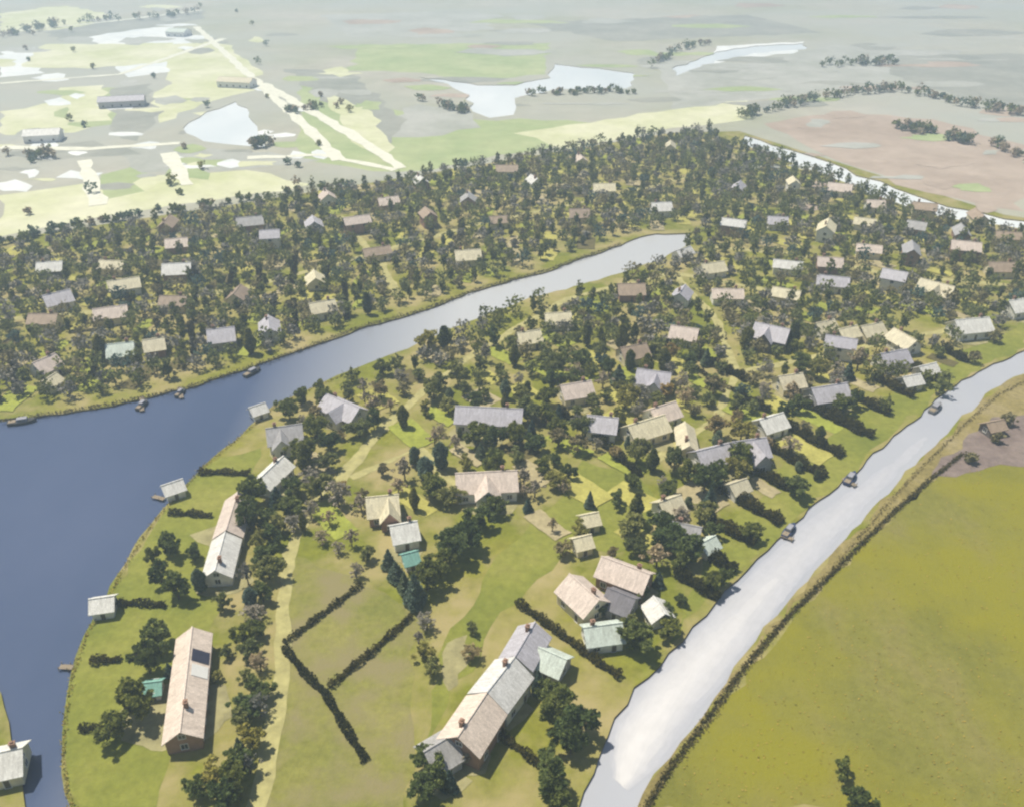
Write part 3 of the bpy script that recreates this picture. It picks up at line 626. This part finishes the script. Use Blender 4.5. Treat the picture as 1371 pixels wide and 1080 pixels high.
while tries < 70000:
    tries += 1
    px = RND.uniform(-30, 1400); py = 180 + 670*RND.random()**1.6
    if not (inside((px, py), VL) or inside((px, py), VR)): continue
    if any(inside((px, py), q) for q in OPEN) and RND.random() < .985: continue
    if inside((px, py), BASIN): continue
    p = at(px, py)
    if any(abs(p.x-q.x) < 3.4 and abs(p.y-q.y) < 3.4 for q in LANES): continue
    if any(math.hypot(p.x-q[2], p.y-q[3]) < q[4]*.8+2.6 for q in HOUSES): continue
    if any(math.hypot(p.x-q[0], p.y-q[1]) < (5.2 if p.y > 260 else 5.6) for q in POS): continue
    h = RND.uniform(3.2, 7.8); k = RND.choices(['dark','green','teal','grey','brown','up'], [20,28,12,18,8,14] if p.y < 260 else [10,26,6,20,18,28])[0]; h *= 1.25 if k == 'up' else 1
    TREES.append((p.x, p.y, h, k)); POS.append((p.x, p.y, h))
    if len(TREES) > 2300: break
TREES.sort(key=lambda t: math.hypot(t[0], t[1]) - t[2]*14)
near_t, far_t = TREES[:290], TREES[290:]
slots = {}
for i, t in enumerate(near_t):
    best = min(HOUSES, key=lambda q: math.hypot(t[0]-q[2], t[1]-q[3]))
    dx, dy = t[0]-best[2], t[1]-best[3]
    rel = ('right of' if dx > 0 else 'left of') if abs(dx) > abs(dy)*.9 else ('above' if dy > 0 else 'below')
    slots.setdefault((best[1], rel), []).append((math.hypot(dx, dy), i))
label_of = {}
for (short, rel), lst in slots.items():
    lst.sort()
    for j, (d, i) in enumerate(lst):
        t = near_t[i]; a = ADJ[t[3]]; sz = 'tall ' if t[2] > 7 else 'low ' if t[2] < 4.6 else ''
        what = f'{sz}{a} tree'
        o = '' if len(lst) == 1 else ', nearest' if j == 0 else f', {ORD[j]} nearest'
        lab = f'{what}{o} {rel} the {short}'
        if len(lab.split()) > 16: lab = f'{a} tree{o} {rel} the {short}'
        if len(lab.split()) > 16: lab = lab.replace('in the ', 'in ')
        label_of[i] = lab
for i, (x, y, h, k) in enumerate(near_t):
    cm, tm = RND.choice(PROTO[k]); s = h/7
    root = thing(NAME[k], label_of[i], 'tree', (x, y, 0), RND.random()*6.28, 'trees of the village gardens')
    wsc = s*RND.uniform(.9, 1.2)*(.86 if x < -62 and y < 200 else 1); root.scale = (wsc, wsc*RND.uniform(.78, 1.2), s*RND.uniform(.85, 1.15))
    link(bpy.data.objects.new('crown', cm), root); link(bpy.data.objects.new('trunk', tm), root)
# all the farther trees, too many to tell apart
def wood(name, items, label, mats, cells, size):
    mb = MB(); r = random.Random(3); mi = []
    for (x, y, h, k) in items:
        w = h*.5; m = {'dark':0,'green':1,'teal':2,'grey':3,'brown':4,'up':0}[k]; w = h*.19 if k == 'up' else w; n0 = len(mb.f)
        mb.tube((x, y, -.1), (x, y, h*.5), .2, .1, 5)
        for c in range(cells):
            a = r.random()*6.28; u = r.uniform(-1, 1); q = r.random()**.4; s = math.sqrt(1-u*u)*q*(1+.2*math.sin(3*a+x))
            for e in range(2):
                mb.leaf((x+math.cos(a)*s*w+r.gauss(0,.25), y+math.sin(a)*s*w+r.gauss(0,.25), h*(.58+.42*u*q)+r.gauss(0,.25)), size, r)
        mi += [m]*(len(mb.f)-n0)
    o = mb.build(name, mats); o.data.polygons.foreach_set('material_index', mi)
    return tag(o, label, 'trees', kind='stuff')
M['leaf_olive'] = leaf_mat('leaf_olive', (.11, .115, .026), (.34, .33, .09))
M['leaf_tan'] = leaf_mat('leaf_tan', (.24, .19, .08), (.46, .38, .19))
LM2 = [M['leaf_olive'], M['leaf_green'], M['leaf_teal'], M['leaf_grey'], M['leaf_tan']]
LM = [M['leaf_dark'], M['leaf_green'], M['leaf_teal'], M['leaf_grey'], M['leaf_brown']]
wood('far_garden_trees', far_t, 'mass of small garden trees filling the far village', LM2, 62, .62)
# tree lines and bushes on the hazy plain
plain_t = []
for line, n, hh in (([(985,160),(1110,130),(1200,120),(1300,145),(1400,158)], 90, 7), ([(1195,172),(1245,180),(1295,192)], 34, 7), ([(1330,195),(1400,230)], 16, 6),
                    ([(0,330),(120,300),(300,275),(460,248)], 46, 4), ([(0,52),(100,30),(270,20)], 60, 8), ([(870,92),(900,70),(950,58)], 24, 7), ([(560,135),(600,148),(625,150)], 16, 6), ([(690,128),(780,126),(850,124)], 26, 5),
                    ([(330,200),(365,193)], 12, 7), ([(1100,88),(1200,85)], 30, 7), ([(40,212),(75,210)], 12, 6), ([(380,150),(470,140)], 14, 5)):
    for i in range(n):
        t = RND.random()*(len(line)-1); k = int(t); f = t-k
        p = at(line[k][0]+(line[k+1][0]-line[k][0])*f + RND.uniform(-5, 5), line[k][1]+(line[k+1][1]-line[k][1])*f + RND.uniform(-2.5, 2.5))
        plain_t.append((p.x, p.y, hh*RND.uniform(.6, 1.2), RND.choice(['dark','dark','grey','teal'])))
for i in range(40):
    px, py = RND.uniform(-20, 480), RND.uniform(8, 290)
    if inside((px, py), POND) or py > 318-.17*px: continue
    p = at(px, py); plain_t.append((p.x, p.y, RND.uniform(3, 7), RND.choice(['dark','teal','grey','green'])))
wood('far_plain_trees', plain_t, 'scattered bushes and tree lines fading into haze on the far plain', LM, 26, .9)
# pale sheds of the hazy settlement
k = 0
spots = sorted([(60,188),(165,142),(318,116),(240,48)])
for px, py in spots:
    p = at(px, py); roof, wall = [('white','white'),('lavender','grey'),('teal','white'),('cream','white')][k % 4]
    lab = f'{LOOK[roof]} shed fading into haze, {ORD[k]} from the left on the far plain'
    house('shed', lab, lab, p.x, p.y, RND.uniform(-.3, .3), RND.uniform(18, 34), RND.uniform(11, 16), 4.5, 2.4, roof, wall, 0, 'shed', False, 'sheds of the hazy settlement', doors=False); k += 1

# ------------------------------------------------------------------ hedges
def hedge(line, w, h, label, z=0.0):
    P = [at(*p) for p in line]; r = random.Random(len(label)); o = P[0]; mb = MB()
    for a, b in zip(P, P[1:]):
        d = b-a; L = d.length; d = d/L; n = Vector((-d.y, d.x, 0)); a = a-o
        for i in range(int(L*30*max(1.6, w*h))):
            t = r.random()*L; s = r.uniform(-1, 1)*w/2; zz = r.random()**.7*h*(.8+.25*math.sin(t*1.1)+.15*math.sin(t*2.7))
            q = a + d*t + n*s*(1+.3*math.sin(t*.9)); mb.leaf((q.x, q.y, max(.05, zz)), .27, r, .3)
        k = max(2, int(L/3))
        for i in range(k):     # stems inside the leaves
            q = a + d*(L*(i+.5)/k); mb.tube((q.x, q.y, -.05), (q.x+r.uniform(-.2,.2), q.y, h*.8), .09, .04, 5)
    ob = mb.build('hedge', M['hedge']); ob.location = o
    return tag(ob, label, 'hedge', 'hedges between the garden plots')
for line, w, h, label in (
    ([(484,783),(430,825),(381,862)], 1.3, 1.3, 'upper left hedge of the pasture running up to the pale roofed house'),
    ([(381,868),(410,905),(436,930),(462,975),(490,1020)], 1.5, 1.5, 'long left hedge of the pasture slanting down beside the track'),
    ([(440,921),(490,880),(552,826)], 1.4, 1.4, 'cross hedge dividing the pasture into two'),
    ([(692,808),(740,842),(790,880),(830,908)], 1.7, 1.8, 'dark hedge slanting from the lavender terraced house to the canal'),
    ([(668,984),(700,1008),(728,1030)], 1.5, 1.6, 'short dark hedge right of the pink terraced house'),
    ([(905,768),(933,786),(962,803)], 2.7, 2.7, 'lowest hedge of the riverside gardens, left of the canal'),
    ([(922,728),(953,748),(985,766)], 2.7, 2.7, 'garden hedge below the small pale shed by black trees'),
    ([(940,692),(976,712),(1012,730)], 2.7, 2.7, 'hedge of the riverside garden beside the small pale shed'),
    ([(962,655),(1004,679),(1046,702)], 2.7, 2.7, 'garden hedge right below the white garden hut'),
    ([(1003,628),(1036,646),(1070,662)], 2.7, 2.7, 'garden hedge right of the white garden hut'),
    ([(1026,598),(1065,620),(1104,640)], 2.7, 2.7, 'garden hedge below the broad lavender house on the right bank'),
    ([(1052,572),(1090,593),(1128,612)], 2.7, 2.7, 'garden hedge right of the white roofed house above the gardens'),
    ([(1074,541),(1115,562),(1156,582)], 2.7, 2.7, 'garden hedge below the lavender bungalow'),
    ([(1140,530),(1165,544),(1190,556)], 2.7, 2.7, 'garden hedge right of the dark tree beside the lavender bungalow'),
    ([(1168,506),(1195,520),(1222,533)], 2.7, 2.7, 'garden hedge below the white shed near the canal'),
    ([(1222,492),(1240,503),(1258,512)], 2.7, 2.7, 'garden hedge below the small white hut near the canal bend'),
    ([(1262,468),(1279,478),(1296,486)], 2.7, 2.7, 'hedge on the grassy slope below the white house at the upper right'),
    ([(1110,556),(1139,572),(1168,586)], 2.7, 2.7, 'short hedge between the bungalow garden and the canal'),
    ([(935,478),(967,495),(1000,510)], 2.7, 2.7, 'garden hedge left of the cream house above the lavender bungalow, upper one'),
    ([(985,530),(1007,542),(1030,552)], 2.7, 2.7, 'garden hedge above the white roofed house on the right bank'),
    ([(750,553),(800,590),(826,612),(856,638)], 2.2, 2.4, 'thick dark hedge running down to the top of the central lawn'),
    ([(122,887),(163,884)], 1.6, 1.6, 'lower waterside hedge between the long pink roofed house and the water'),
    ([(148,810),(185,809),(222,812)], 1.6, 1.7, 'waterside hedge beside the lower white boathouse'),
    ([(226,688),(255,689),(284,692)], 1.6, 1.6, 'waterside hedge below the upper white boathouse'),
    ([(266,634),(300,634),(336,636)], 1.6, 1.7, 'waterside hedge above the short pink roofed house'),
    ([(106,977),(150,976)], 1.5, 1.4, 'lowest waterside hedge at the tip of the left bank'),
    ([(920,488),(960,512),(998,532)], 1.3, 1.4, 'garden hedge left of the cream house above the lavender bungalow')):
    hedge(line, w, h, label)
n = 0
for x in range(22, 470, 34):
    yb = 536 - max(0, x-40)*.235; x2 = x + RND.uniform(-6, 6)
    if any(abs(at(x, yb-34).x-q[2]) < q[4]+1 and abs(at(x, yb-34).y-q[3]) < 12 for q in HOUSES): continue
    hedge([(x, yb-8), (x2, yb-30-RND.uniform(14, 30))], 1.8, 2.1, f'plot hedge running down to the far bank, {ORD[n]} from the left'); n += 1
n = 0
for x in range(40, 640, 44):
    yb = 452 - max(0, x-40)*.20; x2 = x + RND.uniform(-4, 12)
    if any(math.hypot(at(x, yb-15).x-q[2], at(x, yb-15).y-q[3]) < q[4]+3 for q in HOUSES): continue
    hedge([(x, yb), (x2, yb-30-RND.uniform(4, 14))], 1.8, 2.2, f'plot hedge between the middle far bank houses, {ORD[n]} from the left'); n += 1

# ------------------------------------------------------------------ reeds, tufts
def scatter_line(name, line, wid, dens, h, size, mat, label, cat, zb=0.0, side=0.0):
    P = [at(*p) for p in line]; r = random.Random(9); mb = MB()
    for a, b in zip(P, P[1:]):
        d = b-a; L = d.length; d = d/L; n = Vector((-d.y, d.x, 0))
        for i in range(int(L*dens)):
            q = a + d*r.random()*L + n*(r.gauss(0, .3)*wid + side)
            mb.leaf((q.x, q.y, zb + r.random()*h), size, r, -.1)
    return tag(mb.build(name, mat), label, cat, kind='stuff')
scatter_line('reed_belt', [(862,1085),(900,1024),(946,963),(996,894),(1057,824),(1118,764),(1188,694),(1248,640),(1292,606)], 1.15, 34, .7, .24, M['sedge'], 'dark brown reed belt between canal bank and meadow', 'reeds')
scatter_line('canal_bank_reeds', [(855,1075),(895,1016),(940,959),(985,897),(1025,844),(1070,794),(1115,746),(1160,694),(1205,644),(1250,600),(1290,560),(1330,526),(1371,505)], 1.2, 10, .4, .2, M['reed'], 'yellowish reeds along the right canal bank', 'reeds', side=-1.7)
scatter_line('basin_edge_reeds', [(-40,572),(60,555),(150,541),(250,519),(330,493),(400,469),(480,439),(560,417),(640,387),(735,361),(830,327)], 1.6, 12, .9, .3, M['reed'], 'dry reeds along the far bank of the basin', 'reeds', side=-.4)
scatter_line('left_bank_reeds', [(480,493),(425,516),(370,541),(335,571),(272,623),(232,666),(200,703),(168,753),(140,801),(112,851),(93,906),(83,961),(80,1011),(84,1061),(100,1100)], 1.0, 9, .6, .22, M['tuft'], 'low grass fringe along the left garden bank', 'grass', side=.6)
mb = MB(); r = random.Random(21)
for i in range(2500):
    px, py = r.uniform(860, 1500), r.uniform(600, 1090)
    if py < 1085-(px-866)*1.28 + 25 and px < 1250: continue
    if py < 630: continue
    p = at(px, py); mb.leaf((p.x+math.sin(p.y*.3)*1.5, p.y+math.sin(p.x*.4)*2, .1+.1*r.random()), .2, r, 2.5)
tag(mb.build('meadow_tufts', M['tuft']), 'tufted olive grass covering the meadow beyond the canal', 'grass', kind='stuff')

# ------------------------------------------------------------------ boats and jetties
def hull_mesh(L, B, D, mb):
    st = [(-.5,.78,0),(-.2,1,0),(.15,.95,.04),(.36,.6,.14),(.5,.03,.26)]; rings = []
    for t, bw, sh in st:
        x = t*L; n = len(mb.v); w = B/2*bw
        mb.v += [(x, -w, D+sh), (x, -w*.72, .0), (x, 0, -.18), (x, w*.72, .0), (x, w, D+sh)]; rings.append(n)
    for a, b in zip(rings, rings[1:]):
        for i in range(4): mb.f.append((a+i, b+i, b+i+1, a+i+1))
        mb.f.append((a+4, b+4, b, a))
    mb.f.append(tuple(rings[0]+i for i in range(5)))
def boat(px, py, ang, L, hullc, label):
    p = at(px, py, -.5); root = thing('motorboat', label, 'boat', (p.x, p.y, -.5), ang, 'boats moored along the banks')
    h = MB(); hull_mesh(L, L*.34, .85, h); h.build('hull', hullc, root)
    c = MB(); w = L*.12; c.prism([(-w, .86), (w, .86), (w*.8, 1.75), (-w*.8, 1.75)], -L*.16, L*.2, [(0, 3, 2, 1)])
    cab = c.build('cabin', M['cabin'], root)
    g = MB(); g.box(-L*.12, L*.16, -w-.01, w+.01, 1.15, 1.5); g.build('window', M['glass'], cab)
    s = MB(); s.box(-L*.46, -L*.2, -L*.11, L*.11, .87, 1.05); s.build('seat', M['wood'], root)
M['cabin'] = plain('cabin_paint', (.30, .30, .34), .1, .4)
M['hull_navy'] = plain('hull_navy', (.03, .045, .12), .2, .3); M['hull_dark'] = plain('hull_dark', (.05, .05, .05), .2, .4); M['hull_grey'] = plain('hull_grey', (.18, .18, .19), .2, .4)
for px, py, a, L, hc, lab in ((1138,642,.9,7,'hull_navy','navy motorboat lying in the right canal beside the riverside gardens'), (1056,712,.9,6.5,'hull_navy','navy motorboat lowest along the right canal'),
                              (1252,548,.8,7.5,'hull_grey','grey motorboat moored highest up the right canal'), (191,544,1.4,6,'hull_dark','dark motorboat moored off the middle of the far bank'),
                              (242,528,1.3,5,'hull_dark','small dark motorboat right of the other boat on the far bank'), (338,500,1.0,7,'hull_dark','dark motorboat where the inlet begins on the far bank'),
                              (30,566,.3,8,'hull_dark','long dark motorboat moored at the left end of the far bank')):
    boat(px, py, a, L, M[hc], lab)
def jetty(a, b, label, w=1.3):
    A, B = at(*a), at(*b); d = B-A; L = d.length; ang = math.atan2(d.y, d.x)
    root = thing('jetty', label, 'jetty', (A.x, A.y, 0), ang, 'wooden jetties'); m = MB(); n = max(3, int(L/.3))
    for i in range(n): m.box(L*i/n+.02, L*(i+1)/n-.02, -w/2, w/2, .06, .12)
    m.build('deck', M['wood'], root)
    for t in (.3, .95):
        for s in (-1, 1):
            q = MB(); q.tube((L*t, s*(w/2+.06), -1.2), (L*t, s*(w/2+.06), .7), .09, .08, 8); q.build('post', M['wood'], root)
jetty((190,531),(190,550), 'wooden jetty by the dark boat on the far bank'); jetty((240,518),(243,533), 'wooden jetty by the small dark boat on the far bank')
jetty((1128,640),(1146,650), 'wooden jetty reaching into the right canal by the navy boat'); jetty((1046,716),(1062,722), 'lowest wooden jetty on the right canal')
jetty((220,668),(205,664), 'wooden jetty below the upper white boathouse'); jetty((98,893),(80,892), 'lowest wooden jetty on the left bank')

# ------------------------------------------------------------------ haze, light, camera
hb = MB(); hb.box(-5200, 5200, -700, 5200, -2.3, 152)
hz = hb.build('haze', []); hz.data.materials.clear()
hm = bpy.data.materials.new('haze_air'); hm.use_nodes = True; nt = hm.node_tree
nt.nodes.remove(nt.nodes['Principled BSDF']); vp = nt.nodes.new('ShaderNodeVolumePrincipled')
vp.inputs['Density'].default_value = .00053; vp.inputs['Color'].default_value = (.60, .77, 1.0, 1); vp.inputs['Anisotropy'].default_value = .2
nt.links.new(vp.outputs[0], nt.nodes['Material Output'].inputs['Volume']); hz.data.materials.append(hm)
tag(hz, kind='stuff', label='pale bluish haze thickening towards the distance', cat='haze')

AZ, EL = math.radians(-58), math.radians(65)       # sun to the left and a little ahead
W = bpy.data.worlds.new('World'); SC.world = W; W.use_nodes = True; nt = W.node_tree
sky = nt.nodes.new('ShaderNodeTexSky'); sky.sky_type = 'NISHITA'; sky.sun_disc = False
sky.sun_elevation = EL; sky.sun_rotation = AZ; sky.dust_density = 1.5
nt.links.new(sky.outputs[0], nt.nodes['Background'].inputs[0]); nt.nodes['Background'].inputs[1].default_value = .06
sl = bpy.data.lights.new('sun', 'SUN'); sl.energy = 5.0; sl.angle = math.radians(.5); sl.color = (1, .93, .78)
so = link(bpy.data.objects.new('sun', sl)); so.location = (0, 0, 200)
to = Vector((math.sin(AZ)*math.cos(EL), math.cos(AZ)*math.cos(EL), math.sin(EL)))
so.rotation_euler = to.to_track_quat('Z', 'Y').to_euler()
cd = bpy.data.cameras.new('camera'); cd.sensor_width = 36; cd.lens = 36*FPX/IW; cd.clip_end = 20000; cd.clip_start = 1
cam = link(bpy.data.objects.new('camera', cd)); cam.location = (0, 0, CZ); cam.rotation_euler = (pi/2-PITCH, 0, 0)
SC.camera = cam
SC.view_settings.view_transform = 'Standard'; SC.view_settings.look = 'None'; SC.view_settings.exposure = .25; SC.view_settings.gamma = 1
SC.cycles.filter_width = 2.3; SC.cycles.max_bounces = 6; SC.cycles.volume_bounces = 1; SC.cycles.use_denoising = True
